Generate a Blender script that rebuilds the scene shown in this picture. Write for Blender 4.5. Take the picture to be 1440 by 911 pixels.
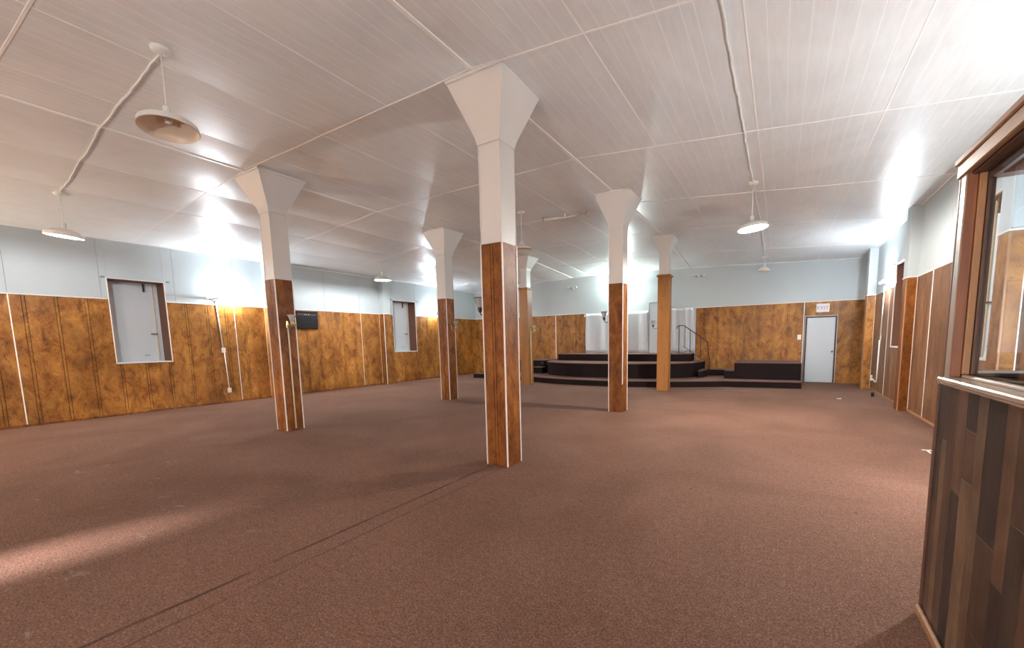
import bpy, math, random
from mathutils import Vector, Matrix
random.seed(7)
for o in list(bpy.data.objects): bpy.data.objects.remove(o, do_unlink=True)
SC = bpy.context.scene
COL = SC.collection
PI = math.pi

# ------------------------------------------------------------------ camera
# solved from the photograph: focal length 584.9 px, principal point (758, 544) in the 1440 x 911 frame
cd = bpy.data.cameras.new('camera'); cam = bpy.data.objects.new('camera', cd); COL.objects.link(cam)
yaw, pit, rol = .5246, -.1103, -.0181
fw = Vector((-math.sin(yaw), math.cos(yaw), 0)); rt = Vector((math.cos(yaw), math.sin(yaw), 0)); up = Vector((0, 0, 1))
f2 = fw*math.cos(pit) + up*math.sin(pit); u2 = up*math.cos(pit) - fw*math.sin(pit)
r3 = rt*math.cos(rol) + u2*math.sin(rol); u3 = u2*math.cos(rol) - rt*math.sin(rol)
cam.matrix_world = Matrix(((r3.x, u3.x, -f2.x, 0), (r3.y, u3.y, -f2.y, 0), (r3.z, u3.z, -f2.z, 1.42), (0, 0, 0, 1)))
cd.sensor_fit = 'HORIZONTAL'; cd.sensor_width = 36; cd.lens = 584.88/1440*36
cd.shift_x = (720-758.11)/1440; cd.shift_y = (544.03-455.5)/1440
cd.clip_start = .05; cd.clip_end = 200
SC.camera = cam

# ------------------------------------------------------------------ world, sun, exposure
W = bpy.data.worlds.new('sky'); SC.world = W; W.use_nodes = True
wn = W.node_tree.nodes; wn['Background'].inputs[0].default_value = (.55, .7, 1, 1); wn['Background'].inputs[1].default_value = 2.0
sd = bpy.data.lights.new('sun', 'SUN'); sd.energy = 6; sd.angle = math.radians(3); sd.color = (1, .93, .95)
sun = bpy.data.objects.new('sun', sd); COL.objects.link(sun)
sun.rotation_euler = Vector((.16, 1, -.27)).to_track_quat('-Z', 'Y').to_euler()
VS = SC.view_settings
VS.view_transform = 'Standard'; VS.look = 'None'; VS.gamma = 1; VS.use_curve_mapping = False
VS.exposure = 2.25
LAMP = dict(wall=27, back=58, pendant=85, near=245)     # watts

# ------------------------------------------------------------------ room measurements (metres)
XL, XR, YB, YN = -12.115, 2.10, 15.2, -6.2
ZW = 2.44                                   # wainscot height
XA, XB = -2.765, -7.197                     # the two rows of columns
Y1, Y2, Y3 = 3.935, 7.91, 11.67

def lerp(tab, x):
    if x <= tab[0][0]: return tab[0][1]
    for (a, u), (b, v) in zip(tab, tab[1:]):
        if x <= b: return u + (v-u)*(x-a)/(b-a)
    return tab[-1][1]
PROF = [(XL, 3.67), (XB, 4.09), (XA, 4.13), (XR, 3.70)]
PROFB = [(XL, 3.64), (-9, 3.82), (-6.1, 3.89), (-3, 3.82), (XR, 3.61)]
XS = [XL, -10.87, -9.64, -8.42, XB, -6.44, -5.22, -4.0, -2.78, -1.56, -.34, .88, XR]
YS = [YN, -3.76, -1.32, 1.12, 3.56, 6.0, 8.44, 10.88, 13.32, YB]
rs = random.Random(5)
SAG = [rs.uniform(.008, .020)*(1.9 if k < 4 else 1) for k in range(len(XS))]
BUL = {(i, j): rs.uniform(-.005, .014) for i in range(len(XS)) for j in range(len(YS))}
def zceil(x, y):
    a = lerp(PROF, x)
    if y > 11.6:
        t = min(1, (y-11.6)/(YB-11.6)); a += t*(lerp(PROFB, x)-a)
    for i in range(len(XS)-1):
        if XS[i] <= x <= XS[i+1]:
            u = (x-XS[i])/(XS[i+1]-XS[i])
            for j in range(len(YS)-1):
                if YS[j] <= y <= YS[j+1]:
                    v = (y-YS[j])/(YS[j+1]-YS[j])
                    k = min(1, (XS[i+1]-XS[i])/1.2)
                    a -= k*math.sin(PI*u)*(SAG[i]*(.35+.75*math.sin(PI*v)) + BUL[(i, j)]*math.sin(PI*v))
                    break
            break
    return a

# ------------------------------------------------------------------ materials
def nt(name):
    m = bpy.data.materials.new(name); m.use_nodes = True
    return m, m.node_tree.nodes, m.node_tree.links, m.node_tree.nodes['Principled BSDF']
def plain(name, col, rough=.5, metal=0, spec=.5, emit=None, estr=0):
    m, N, L, B = nt(name)
    B.inputs['Base Color'].default_value = (*col, 1); B.inputs['Roughness'].default_value = rough
    B.inputs['Metallic'].default_value = metal; B.inputs['Specular IOR Level'].default_value = spec
    if emit: B.inputs['Emission Color'].default_value = (*emit, 1); B.inputs['Emission Strength'].default_value = estr
    return m
def pos(N, L, scale=(1, 1, 1)):
    g = N.new('ShaderNodeNewGeometry'); mp = N.new('ShaderNodeMapping'); mp.inputs['Scale'].default_value = scale
    L.new(g.outputs['Position'], mp.inputs['Vector']); return mp.outputs[0]
def noise(N, L, vec, sc, det=4, rough=.55, dist=0):
    n = N.new('ShaderNodeTexNoise'); n.inputs['Scale'].default_value = sc; n.inputs['Detail'].default_value = det
    n.inputs['Roughness'].default_value = rough; n.inputs['Distortion'].default_value = dist
    L.new(vec, n.inputs['Vector']); return n.outputs['Fac']
def ramp(N, L, fac, stops):
    r = N.new('ShaderNodeValToRGB'); e = r.color_ramp.elements
    while len(e) < len(stops): e.new(.5)
    for k, (p, c) in zip(e, stops): k.position = p; k.color = (*c, 1)
    L.new(fac, r.inputs[0]); return r.outputs[0]
def mixc(N, L, a, b, fac, mode='MIX'):
    x = N.new('ShaderNodeMix'); x.data_type = 'RGBA'; x.blend_type = mode
    for s, v in ((x.inputs[0], fac), (x.inputs[6], a), (x.inputs[7], b)):
        if hasattr(v, 'links'): L.new(v, s)
        elif isinstance(v, tuple): s.default_value = (*v, 1)
        else: s.default_value = v
    return x.outputs[2]
def bump(N, L, B, h, strength=.2, dist=.01):
    b = N.new('ShaderNodeBump'); b.inputs['Strength'].default_value = strength; b.inputs['Distance'].default_value = dist
    L.new(h, b.inputs['Height']); L.new(b.outputs[0], B.inputs['Normal'])
def math_(N, L, op, a, b=None, c=None):
    m = N.new('ShaderNodeMath'); m.operation = op
    for i, v in enumerate((a, b, c)):
        if v is None: continue
        if hasattr(v, 'links'): L.new(v, m.inputs[i])
        else: m.inputs[i].default_value = v
    return m.outputs[0]

def burl(name, dark, mid, light, rough=.45, zs=.6):
    m, N, L, B = nt(name)
    v = pos(N, L, (1, 1, zs))
    n1 = noise(N, L, v, 4.2, 6, .62, 1.1)
    n2 = noise(N, L, v, 14, 5, .65, 2.5)
    n3 = noise(N, L, v, 1.3, 3, .5, .5)
    c = ramp(N, L, n1, [(.30, dark), (.46, mid), (.66, light)])
    c2 = ramp(N, L, n2, [(.30, dark), (.5, mid), (.72, light)])
    c = mixc(N, L, c, c2, .36)
    sp = ramp(N, L, noise(N, L, v, 7, 4, .7, 3), [(.0, (0, 0, 0)), (.56, (0, 0, 0)), (.68, (1, 1, 1))])
    c = mixc(N, L, c, tuple(x*.55 for x in dark), math_(N, L, 'MULTIPLY', sp, .55))
    d = ramp(N, L, n3, [(.3, (.62, .60, .58)), (.7, (1.15, 1.15, 1.15))])
    c = mixc(N, L, c, d, 1.0, 'MULTIPLY')
    L.new(c, B.inputs['Base Color']); B.inputs['Roughness'].default_value = rough; B.inputs['Specular IOR Level'].default_value = .3
    bump(N, L, B, n2, .08, .004)
    return m
M = {}
M['burl'] = burl('burl_panelling', (.075, .020, .004), (.35, .130, .021), (.60, .275, .062))
M['burl_col'] = burl('burl_column', (.065, .014, .003), (.23, .068, .011), (.42, .165, .030), zs=.5)
M['burl_grey'] = burl('faded_panelling', (.08, .034, .015), (.20, .092, .042), (.31, .155, .078), zs=.22)
M['orange_wood'] = burl('orange_wood', (.36, .145, .036), (.43, .180, .048), (.48, .21, .062), zs=.12)
M['dark_gap'] = plain('dark_groove', (.05, .022, .01), .8)
M['edge_white'] = plain('white_trim', (.86, .80, .73), .4)

def paint(name, col, rough, var=.06, bs=.05):
    m, N, L, B = nt(name)
    v = pos(N, L)
    n = noise(N, L, v, .8, 4, .5); n2 = noise(N, L, v, 60, 2, .5)
    c = ramp(N, L, n, [(.3, tuple(x*(1-var) for x in col)), (.7, col)])
    L.new(c, B.inputs['Base Color']); B.inputs['Roughness'].default_value = rough
    bump(N, L, B, n2, bs, .003)
    return m
M['white_wall'] = paint('white_wall_paint', (.55, .60, .61), .5)
M['white_col'] = paint('white_column_paint', (.74, .71, .67), .42)
M['door_white'] = paint('white_door_paint', (.62, .65, .67), .5)
M['window_board'] = paint('white_window_board', (.68, .71, .73), .6)
M['frame_brown'] = paint('brown_door_frame', (.11, .045, .022), .5)
M['reveal'] = paint('brown_window_reveal', (.16, .065, .035), .55)

def ceiling_mat(name, col):
    m, N, L, B = nt(name)
    v = pos(N, L, (1, .12, 1))
    g = noise(N, L, v, 26, 3, .6); st = noise(N, L, pos(N, L), .55, 5, .6, .8)
    c = ramp(N, L, st, [(.28, tuple(x*.88 for x in col)), (.62, col)])
    c = mixc(N, L, c, ramp(N, L, g, [(.3, (.94, .93, .92)), (.7, (1, 1, 1))]), 1, 'MULTIPLY')
    L.new(c, B.inputs['Base Color']); B.inputs['Roughness'].default_value = .35
    B.inputs['Specular IOR Level'].default_value = .55
    bump(N, L, B, g, .10, .004)
    return m
M['ceil'] = ceiling_mat('gloss_ceiling_paint', (.86, .895, .905))
M['ceil_groove'] = plain('ceiling_groove', (.93, .95, .955), .4)
M['batten'] = plain('ceiling_batten', (.95, .92, .89), .35)

def carpet():
    m, N, L, B = nt('brown_carpet')
    v = pos(N, L); g = N.new('ShaderNodeNewGeometry')
    sx = N.new('ShaderNodeSeparateXYZ'); L.new(g.outputs['Position'], sx.inputs[0])
    X, Y = sx.outputs[0], sx.outputs[1]
    fine = noise(N, L, v, 85, 3, .7); mid = noise(N, L, v, 22, 4, .65); big = noise(N, L, v, .55, 5, .6, .6)
    c = ramp(N, L, fine, [(.28, (.085, .043, .028)), (.5, (.185, .098, .067)), (.74, (.33, .190, .138))])
    c = mixc(N, L, c, ramp(N, L, mid, [(.3, (.8, .8, .8)), (.7, (1.12, 1.12, 1.12))]), 1, 'MULTIPLY')
    c = mixc(N, L, c, ramp(N, L, big, [(.32, (.80, .76, .72)), (.66, (1.12, 1.10, 1.10))]), 1, 'MULTIPLY')
    # glue seams running towards the near column
    wob = math_(N, L, 'MULTIPLY', math_(N, L, 'SUBTRACT', noise(N, L, v, 3, 3), .5), .05)
    near = math_(N, L, 'LESS_THAN', Y, 3.75)
    for x0, w, s in ((-2.84, .009, .75), (-2.66, .005, .5)):
        d = math_(N, L, 'ABSOLUTE', math_(N, L, 'ADD', math_(N, L, 'SUBTRACT', X, x0), wob))
        k = N.new('ShaderNodeMapRange'); k.inputs[1].default_value = w; k.inputs[2].default_value = w*2.2; k.inputs[3].default_value = s; k.inputs[4].default_value = 0
        L.new(d, k.inputs[0])
        f = math_(N, L, 'MULTIPLY', math_(N, L, 'MULTIPLY', k.outputs[0], near), ramp(N, L, noise(N, L, v, 1.7, 3), [(.38, (.15, .15, .15)), (.55, (1, 1, 1))]))
        c = mixc(N, L, c, (.045, .024, .018), f)
    # pale worn spots on the left, each its own patch
    st = ramp(N, L, noise(N, L, pos(N, L, (1, 1.6, 1)), 4.2, 6, .72, .7), [(.62, (0, 0, 0)), (.72, (1, 1, 1))])
    reg = math_(N, L, 'MULTIPLY', math_(N, L, 'LESS_THAN', X, -2.95), math_(N, L, 'LESS_THAN', Y, 2.6))
    c = mixc(N, L, c, (.34, .25, .21), math_(N, L, 'MULTIPLY', math_(N, L, 'MULTIPLY', st, reg), .6))
    sc_ = ramp(N, L, noise(N, L, pos(N, L, (.9, 2.4, 1)), 3.1, 6, .75, 1.4), [(.66, (0, 0, 0)), (.74, (1, 1, 1))])
    c = mixc(N, L, c, (.07, .036, .026), math_(N, L, 'MULTIPLY', sc_, .5))
    # small dark and pale specks
    vo = N.new('ShaderNodeTexVoronoi'); vo.inputs['Scale'].default_value = 2.3; L.new(v, vo.inputs['Vector'])
    k = math_(N, L, 'LESS_THAN', vo.outputs['Distance'], .026)
    c = mixc(N, L, c, (.035, .02, .016), math_(N, L, 'MULTIPLY', k, .8))
    vo2 = N.new('ShaderNodeTexVoronoi'); vo2.inputs['Scale'].default_value = 1.37; L.new(v, vo2.inputs['Vector'])
    k2 = math_(N, L, 'LESS_THAN', vo2.outputs['Distance'], .008)
    c = mixc(N, L, c, (.7, .65, .6), k2)
    L.new(c, B.inputs['Base Color']); B.inputs['Roughness'].default_value = .95; B.inputs['Specular IOR Level'].default_value = .15
    bump(N, L, B, fine, .5, .006)
    return m
M['carpet'] = carpet()
def fabric(name, col, sc=150):
    m, N, L, B = nt(name)
    f = noise(N, L, pos(N, L), sc, 2, .6)
    L.new(ramp(N, L, f, [(.3, tuple(x*.7 for x in col)), (.7, tuple(x*1.2 for x in col))]), B.inputs['Base Color'])
    B.inputs['Roughness'].default_value = .95; B.inputs['Specular IOR Level'].default_value = .1
    bump(N, L, B, f, .3, .004); return m
M['tread'] = fabric('stage_tread_carpet', (.20, .115, .09))
M['riser'] = fabric('dark_stage_riser', (.020, .0125, .0125))
M['cloth'] = fabric('white_cloth', (.58, .58, .60), 220)
M['lamp_white'] = plain('white_enamel', (.80, .77, .72), .35)
M['lamp_inner_dim'] = plain('dimmed_enamel', (.74, .60, .46), .4)  # dimness painted into the inside of unlit lampshades; lit ones use white enamel
M['plastic'] = plain('white_plastic', (.78, .74, .68), .4)
M['ivory'] = plain('ivory_paint', (.80, .66, .43), .4)
M['black'] = plain('black_plastic', (.012, .010, .012), .6, 0, .25)
M['blackmetal'] = plain('black_iron', (.03, .025, .025), .45, .4)
M['brass'] = plain('brass', (.78, .58, .32), .32, 1)
M['bronze'] = plain('dark_bronze', (.10, .055, .03), .35, .7)
M['chrome'] = plain('chrome', (.75, .75, .75), .2, 1)
M['bulb_off'] = plain('unlit_bulb', (.80, .80, .80), .15)
M['grey'] = plain('grey_metal', (.35, .37, .38), .4, .6)
def glow(name, col, s): return plain(name, (.9, .9, .9), .4, emit=col, estr=s)
M['bulb_cool'] = glow('lit_bulb_cool', (.86, .94, 1), 25)
M['bulb_warm'] = glow('lit_bulb_neutral', (1, .96, .88), 25)
def glassm(name, tint, refl=.12, rough=.02):
    m = bpy.data.materials.new(name); m.use_nodes = True; N = m.node_tree.nodes; L = m.node_tree.links
    N.remove(N['Principled BSDF']); out = N['Material Output']
    t = N.new('ShaderNodeBsdfTransparent'); t.inputs[0].default_value = (*tint, 1)
    g = N.new('ShaderNodeBsdfGlossy'); g.inputs['Roughness'].default_value = rough
    lw = N.new('ShaderNodeLayerWeight'); lw.inputs[0].default_value = .5
    fr = math_(N, L, 'MULTIPLY_ADD', math_(N, L, 'POWER', lw.outputs['Facing'], 5.0), .9, .03)
    mx = N.new('ShaderNodeMixShader'); L.new(fr, mx.inputs[0]); L.new(t.outputs[0], mx.inputs[1]); L.new(g.outputs[0], mx.inputs[2])
    L.new(mx.outputs[0], out.inputs[0]); return m
M['pane'] = glassm('window_glass', (.95, .98, 1.0))
def cupglass():
    m, N, L, B = nt('sconce_glass'); B.inputs['Base Color'].default_value = (.85, .86, .84, 1); B.inputs['Roughness'].default_value = .12
    B.inputs['Transmission Weight'].default_value = .7; B.inputs['IOR'].default_value = 1.3; return m
M['cup'] = cupglass()
def wood(name, a, b, sc=9, ax=(8, 8, .6), rough=.4):
    m, N, L, B = nt(name)
    n = noise(N, L, pos(N, L, ax), sc, 5, .6, 1)
    L.new(ramp(N, L, n, [(.3, a), (.7, b)]), B.inputs['Base Color']); B.inputs['Roughness'].default_value = rough
    bump(N, L, B, n, .08, .003); return m
M['redwood'] = wood('red_brown_wood', (.16, .05, .022), (.30, .11, .045), 3, (6, 6, .5))
M['tanwood'] = wood('tan_wood', (.30, .14, .06), (.45, .23, .11), 3, (6, 6, .5))
M['darkwood'] = wood('dark_wood', (.055, .026, .018), (.10, .048, .03), 3, (6, 6, .5))
M['headwood'] = wood('header_wood', (.32, .17, .085), (.50, .29, .16), 3, (6, .5, 6))
M['sillwood'] = wood('worn_sill_wood', (.42, .31, .24), (.66, .55, .46), 3, (8, .5, 8), .22)
M['greystrip'] = wood('weathered_strip', (.34, .27, .21), (.48, .40, .33), 3, (6, 6, .5))
PL = [((.030, .020, .014), (.085, .058, .040)), ((.12, .062, .032), (.20, .112, .062)), ((.065, .034, .020), (.135, .074, .044)),
      ((.16, .092, .048), (.25, .155, .088)), ((.018, .013, .011), (.058, .042, .032)), ((.085, .042, .024), (.15, .080, .048))]
def plankm(name, a, b):
    m, N, L, B = nt(name)
    n = noise(N, L, pos(N, L, (9, 9, .7)), 4, 5, .6, 1); bl = noise(N, L, pos(N, L, (1, 1, .6)), 7, 4, .6, .5)
    c = mixc(N, L, ramp(N, L, n, [(.3, a), (.7, b)]), ramp(N, L, bl, [(.3, (.40, .40, .40)), (.7, (.95, .95, .95))]), 1, 'MULTIPLY')
    L.new(c, B.inputs['Base Color']); B.inputs['Roughness'].default_value = .42; B.inputs['Specular IOR Level'].default_value = .35
    bump(N, L, B, n, .08, .003); return m
for i, (a, b) in enumerate(PL): M['plank%d' % i] = plankm('plank_tone_%d' % i, a, b)

# ------------------------------------------------------------------ mesh helpers
class MB:
    def __init__(s): s.v = []; s.f = []; s.mi = []; s.sm = []
    def add(s, vs, fs, mi=0, smooth=False):
        o = len(s.v); s.v += [tuple(p) for p in vs]
        for f in fs: s.f.append([i+o for i in f]); s.mi.append(mi); s.sm.append(smooth)
        return s
    def box(s, x0, y0, z0, x1, y1, z1, mi=0):
        if x0 > x1: x0, x1 = x1, x0
        if y0 > y1: y0, y1 = y1, y0
        if z0 > z1: z0, z1 = z1, z0
        return s.add([(x0, y0, z0), (x1, y0, z0), (x1, y1, z0), (x0, y1, z0), (x0, y0, z1), (x1, y0, z1), (x1, y1, z1), (x0, y1, z1)],
                     [(0, 3, 2, 1), (4, 5, 6, 7), (0, 1, 5, 4), (1, 2, 6, 5), (2, 3, 7, 6), (3, 0, 4, 7)], mi)
    def cbox(s, x0, y0, z0, x1, y1, z1, c=.004, mi=0):      # box with all edges chamfered
        cx, cy, cz = (x0+x1)/2, (y0+y1)/2, (z0+z1)/2; hx, hy, hz = abs(x1-x0)/2, abs(y1-y0)/2, abs(z1-z0)/2
        c = min(c, hx*.9, hy*.9, hz*.9); vs = []; idx = {}
        for sx in (-1, 1):
            for sy in (-1, 1):
                for sz in (-1, 1):
                    for a in range(3):
                        h = [hx-c, hy-c, hz-c]; h[a] += c
                        idx[(sx, sy, sz, a)] = len(vs); vs.append((cx+sx*h[0], cy+sy*h[1], cz+sz*h[2]))
        fs = []
        def q(l): fs.append(l)
        for sgn in (-1, 1):
            q([idx[(sgn, a, b, 0)] for a, b in ((-1, -1), (1, -1), (1, 1), (-1, 1))][::sgn])
            q([idx[(a, sgn, b, 1)] for a, b in ((-1, -1), (-1, 1), (1, 1), (1, -1))][::sgn])
            q([idx[(a, b, sgn, 2)] for a, b in ((-1, -1), (1, -1), (1, 1), (-1, 1))][::sgn])
        for a in (-1, 1):
            for b in (-1, 1):
                q([idx[(-1, a, b, 1)], idx[(1, a, b, 1)], idx[(1, a, b, 2)], idx[(-1, a, b, 2)]][::(1 if a*b < 0 else -1)])
                q([idx[(a, -1, b, 0)], idx[(a, 1, b, 0)], idx[(a, 1, b, 2)], idx[(a, -1, b, 2)]][::(1 if a*b > 0 else -1)])
                q([idx[(a, b, -1, 0)], idx[(a, b, 1, 0)], idx[(a, b, 1, 1)], idx[(a, b, -1, 1)]][::(1 if a*b < 0 else -1)])
        for sx in (-1, 1):
            for sy in (-1, 1):
                for sz in (-1, 1):
                    q([idx[(sx, sy, sz, a)] for a in range(3)][::(1 if sx*sy*sz > 0 else -1)])
        return s.add(vs, fs, mi)
    def lathe(s, prof, n=24, mat=None, mi=0, smooth=True, caps=True):
        vs = []; fs = []
        for r, z in prof:
            for k in range(n):
                a = 2*PI*k/n; p = Vector((r*math.cos(a), r*math.sin(a), z)); vs.append(mat @ p if mat else p)
        for i in range(len(prof)-1):
            for k in range(n):
                k2 = (k+1) % n; fs.append((i*n+k, i*n+k2, (i+1)*n+k2, (i+1)*n+k))
        if caps:
            if prof[0][0] > 1e-6: fs.append(tuple(range(n))[::-1])
            if prof[-1][0] > 1e-6: fs.append(tuple((len(prof)-1)*n+k for k in range(n)))
        return s.add(vs, fs, mi, smooth)
    def tube(s, pts, r, n=8, mi=0, smooth=True):
        pts = [Vector(p) for p in pts]; vs = []; fs = []
        for i, p in enumerate(pts):
            d = (pts[min(i+1, len(pts)-1)] - pts[max(i-1, 0)]).normalized()
            a = d.cross(Vector((0, 0, 1)) if abs(d.z) < .9 else Vector((1, 0, 0))).normalized(); b = d.cross(a)
            for k in range(n):
                t = 2*PI*k/n; vs.append(p + r*(a*math.cos(t) + b*math.sin(t)))
        for i in range(len(pts)-1):
            for k in range(n):
                k2 = (k+1) % n; fs.append((i*n+k, i*n+k2, (i+1)*n+k2, (i+1)*n+k))
        fs.append(tuple(range(n))[::-1]); fs.append(tuple((len(pts)-1)*n+k for k in range(n)))
        return s.add(vs, fs, mi, smooth)
    def sphere(s, c, r, n=16, m=10, mi=0, sz=1):
        prof = [(max(1e-7, r*math.sin(PI*i/m)), -r*sz*math.cos(PI*i/m)) for i in range(m+1)]
        return s.lathe(prof, n, Matrix.Translation(Vector(c)), mi, True, False)
    def prism(s, poly, z0, z1, mi=0, mtop=None):            # poly counter-clockwise in plan
        n = len(poly); vs = [(x, y, z0) for x, y in poly] + [(x, y, z1) for x, y in poly]
        s.add(vs, [tuple(range(n))[::-1]] + [(i, (i+1) % n, (i+1) % n+n, i+n) for i in range(n)], mi)
        s.add(vs[n:], [tuple(range(n))], mi if mtop is None else mtop); return s
    def build(s, name, mats, parent=None, loc=None):
        me = bpy.data.meshes.new(name); me.from_pydata(s.v, [], s.f)
        for m in (mats if isinstance(mats, (list, tuple)) else [mats]): me.materials.append(M[m])
        me.polygons.foreach_set('material_index', s.mi); me.polygons.foreach_set('use_smooth', s.sm); me.update()
        o = bpy.data.objects.new(name, me); COL.objects.link(o)
        if parent is not None: o.parent = parent
        if loc: o.location = loc
        return o
def tag(o, label, cat, group=None):
    o['label'] = label; o['category'] = cat
    if group: o['group'] = group
    return o
def empty(name, loc=(0, 0, 0), rz=0):
    o = bpy.data.objects.new(name, None); COL.objects.link(o); o.location = loc; o.rotation_euler = (0, 0, rz); o.empty_display_size = .1
    return o
def struct(o, label=None, cat=None):
    o['kind'] = 'structure'
    if label: o['label'] = label
    if cat: o['category'] = cat
    return o
CACHE = {}
def board(name, mat, parent, w, h, t, loc, rz=0, c=.004):
    """a chamfered board: width w along local x, height h up, front face towards local -y; loc = bottom centre of its back"""
    key = (name, mat, round(w, 4), round(h, 4), round(t, 4), c)
    if key not in CACHE:
        b = MB(); b.cbox(-w/2, -t, 0, w/2, 0, h, c); o = b.build(name, mat, parent); CACHE[key] = o.data
    else:
        o = bpy.data.objects.new(name, CACHE[key]); COL.objects.link(o); o.parent = parent
    o.location = loc; o.rotation_euler = (0, 0, rz); return o
WH = math.pi/2
def wall_pt(wall, s, d):           # s = distance along the wall, d = distance out of the wall into the room
    return {'L': (XL-.014+d, s), 'R': (XR+.014-d, s), 'B': (s, YB+.014-d), 'N': (s, YN-.014+d)}[wall]
RZ = {'L': WH, 'R': -WH, 'B': 0, 'N': PI}
def wboard(name, mat, parent, wall, a, b, z0, z1, t=.014, d=0, c=.004):
    x, y = wall_pt(wall, (a+b)/2, d); return board(name, mat, parent, b-a, z1-z0, t, (x, y, z0), RZ[wall], c)
def backing(parent, wall, a, b, z1, holes):
    q = MB(); es = sorted({a, b} | {e for h in holes for e in h[:2]})
    for u, w in zip(es, es[1:]):
        m = (u+w)/2; t = z1; lo = 0
        for h in holes:
            if h[0] < m < h[1]: t = h[2]
        if t > .01:
            (x0, y0), (x1, y1) = wall_pt(wall, u, 0), wall_pt(wall, w, .003); q.box(x0, y0, 0, x1, y1, t)
    q.build('backing', 'dark_gap', parent)
def run_boards(parent, wall, a, b, z0, z1, holes, mat='burl', off=0.0):
    """boards of a grooved sheet: wide board, narrow strip, wide board ...; holes = (s0, s1, h0, h1)"""
    backing(parent, wall, a, b, z1, holes)
    s = a - off; mod = .4064; g = .007; cuts = []
    while s < b:
        for p, q in ((s+g/2, s+.362-g/2), (s+.362+g/2, s+mod-g/2)):
            p, q = max(p, a), min(q, b)
            if q-p < .012: continue
            edges = sorted({p, q} | {e for h in holes for e in h[:2] if p < e < q})
            for u, w in zip(edges, edges[1:]):
                if w-u < .004: continue
                m = (u+w)/2; zz = [(z0, z1)]
                for h in holes:
                    if h[0] < m < h[1]: zz = [r for r in ((z0, min(z1, h[2])), (max(z0, h[3]), z1)) if r[1]-r[0] > .02]
                for r0, r1 in zz: wboard('board', mat, parent, wall, u, w, r0, r1, .012, .003, .0015)
        s += mod

# ------------------------------------------------------------------ floor
b = MB(); b.box(XL-.6, YN-.3, -.1, XR+.6, YB+.3, 0); floor = struct(b.build('floor', 'carpet'), 'worn brown carpet covering the whole hall floor')

# ------------------------------------------------------------------ walls
def wall_slab(name, wall, a, b, holes, mat='white_wall', depth=.5, z1=4.25):
    """solid wall behind the panelling with rectangular holes"""
    mb = MB(); es = sorted({a, b} | {e for h in holes for e in h[:2]})
    for u, w in zip(es, es[1:]):
        m = (u+w)/2; zz = [(0, z1)]
        for h in holes:
            if h[0] < m < h[1]: zz = [r for r in ((0, h[2]), (h[3], z1)) if r[1]-r[0] > .001]
        for r0, r1 in zz:
            (x0, y0), (x1, y1) = wall_pt(wall, u, 0), wall_pt(wall, w, -depth)
            mb.box(x0, y0, r0, x1, y1, r1)
    return struct(mb.build(name, mat))
WL = [(3.165, 4.085, 1.11, 2.87), (10.52, 11.59, 1.12, 2.96)]
WR = [(6.46, 7.25, 1.11, 3.0), (10.86, 11.72, 1.16, 2.9)]
wl = wall_slab('wall_left', 'L', YN-.3, YB+.3, WL); wl['label'] = 'left wall with burl panelling below and white panels above'
wr = wall_slab('wall_right', 'R', YN-.3, YB+.3, WR); wr['label'] = 'right wall with faded wood panelling and white upper part'
D2 = (-4.15, -3.42, .91, 2.72)
wb = wall_slab('wall_back', 'B', XL, XR, [(.675, 1.415, 0, 1.99)]); wb['label'] = 'back wall behind the stage, white above wood panelling'
# near wall (behind the camera) with an open doorway letting in daylight
nb = MB(); nb.box(XL, YN-.25, 0, -5.75, YN, 4.25); nb.box(-5.22, YN-.25, 0, XR, YN, 4.25); nb.box(-5.75, YN-.25, 2.05, -5.22, YN, 4.25)
wn_ = struct(nb.build('wall_near', 'burl')); wn_['label'] = 'wall behind the viewer with an open doorway'

# wainscot boards, white upper sheets, seam strips, cap moulding
PILL = [(6.19, .30, .24), (9.93, .30, .24)]          # left wall pilasters: front y, depth along wall, projection
PILR = [(6.15, .28, .13), (10.04, .28, .15), (13.85, .28, .18)]
run_boards(wl, 'L', YN, YB, 0, ZW, WL, 'burl', .30)
run_boards(wr, 'R', YN, YB, 0, ZW, WR, 'burl_grey', .1)
run_boards(wb, 'B', XL, -6.62, 0, ZW, [], 'burl', .2)
run_boards(wb, 'B', -2.53, XR, 0, ZW, [(.63, 1.46, 0, 2.03)], 'burl', .1)
def sheets(parent, wall, a, b, holes, start):
    s = start
    while s < b:
        p, q = max(a, s)+.002, min(b, s+1.2192)-.002
        if q-p > .05:
            edges = sorted({p, q} | {e for h in holes for e in h[:2] if p < e < q})
            for u, w in zip(edges, edges[1:]):
                m = (u+w)/2; z0 = ZW+.006
                for h in holes:
                    if h[0] < m < h[1]: z0 = h[3]
                if w-u > .01: wboard('white_sheet', 'white_wall', parent, wall, u, w, z0, 4.2, .012, 0, .003)
        s += 1.2192
sheets(wl, 'L', YN, YB, WL, 1.84-1.2192*7)
sheets(wr, 'R', YN, YB, WR, -2.5-1.2192*4)
def cap(parent, wall, segs):
    for a, b in segs:
        x, y = wall_pt(wall, (a+b)/2, 0); board('cap_moulding', 'edge_white', parent, b-a, .022, .026, (x, y, ZW-.004), RZ[wall], .005)
cap(wl, 'L', [(YN, 3.165-.03), (4.085+.03, 10.52-.03), (11.59+.03, YB)])
cap(wr, 'R', [(YN, 6.46-.03), (7.25+.03, 10.86-.03), (11.72+.03, YB)])
cap(wb, 'B', [(XL, -6.62), (-2.53, XR)])
for s in (1.84, 5.45, 9.175, 12.84): wboard('seam_strip', 'edge_white', wl, 'L', s-.008, s+.008, .02, ZW-.004, .022, 0, .004)
for s in (.05, 3.7, 9.12, 12.2): wboard('seam_strip', 'edge_white', wr, 'R', s-.010, s+.010, .02, ZW-.004, .022, 0, .004)
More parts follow.
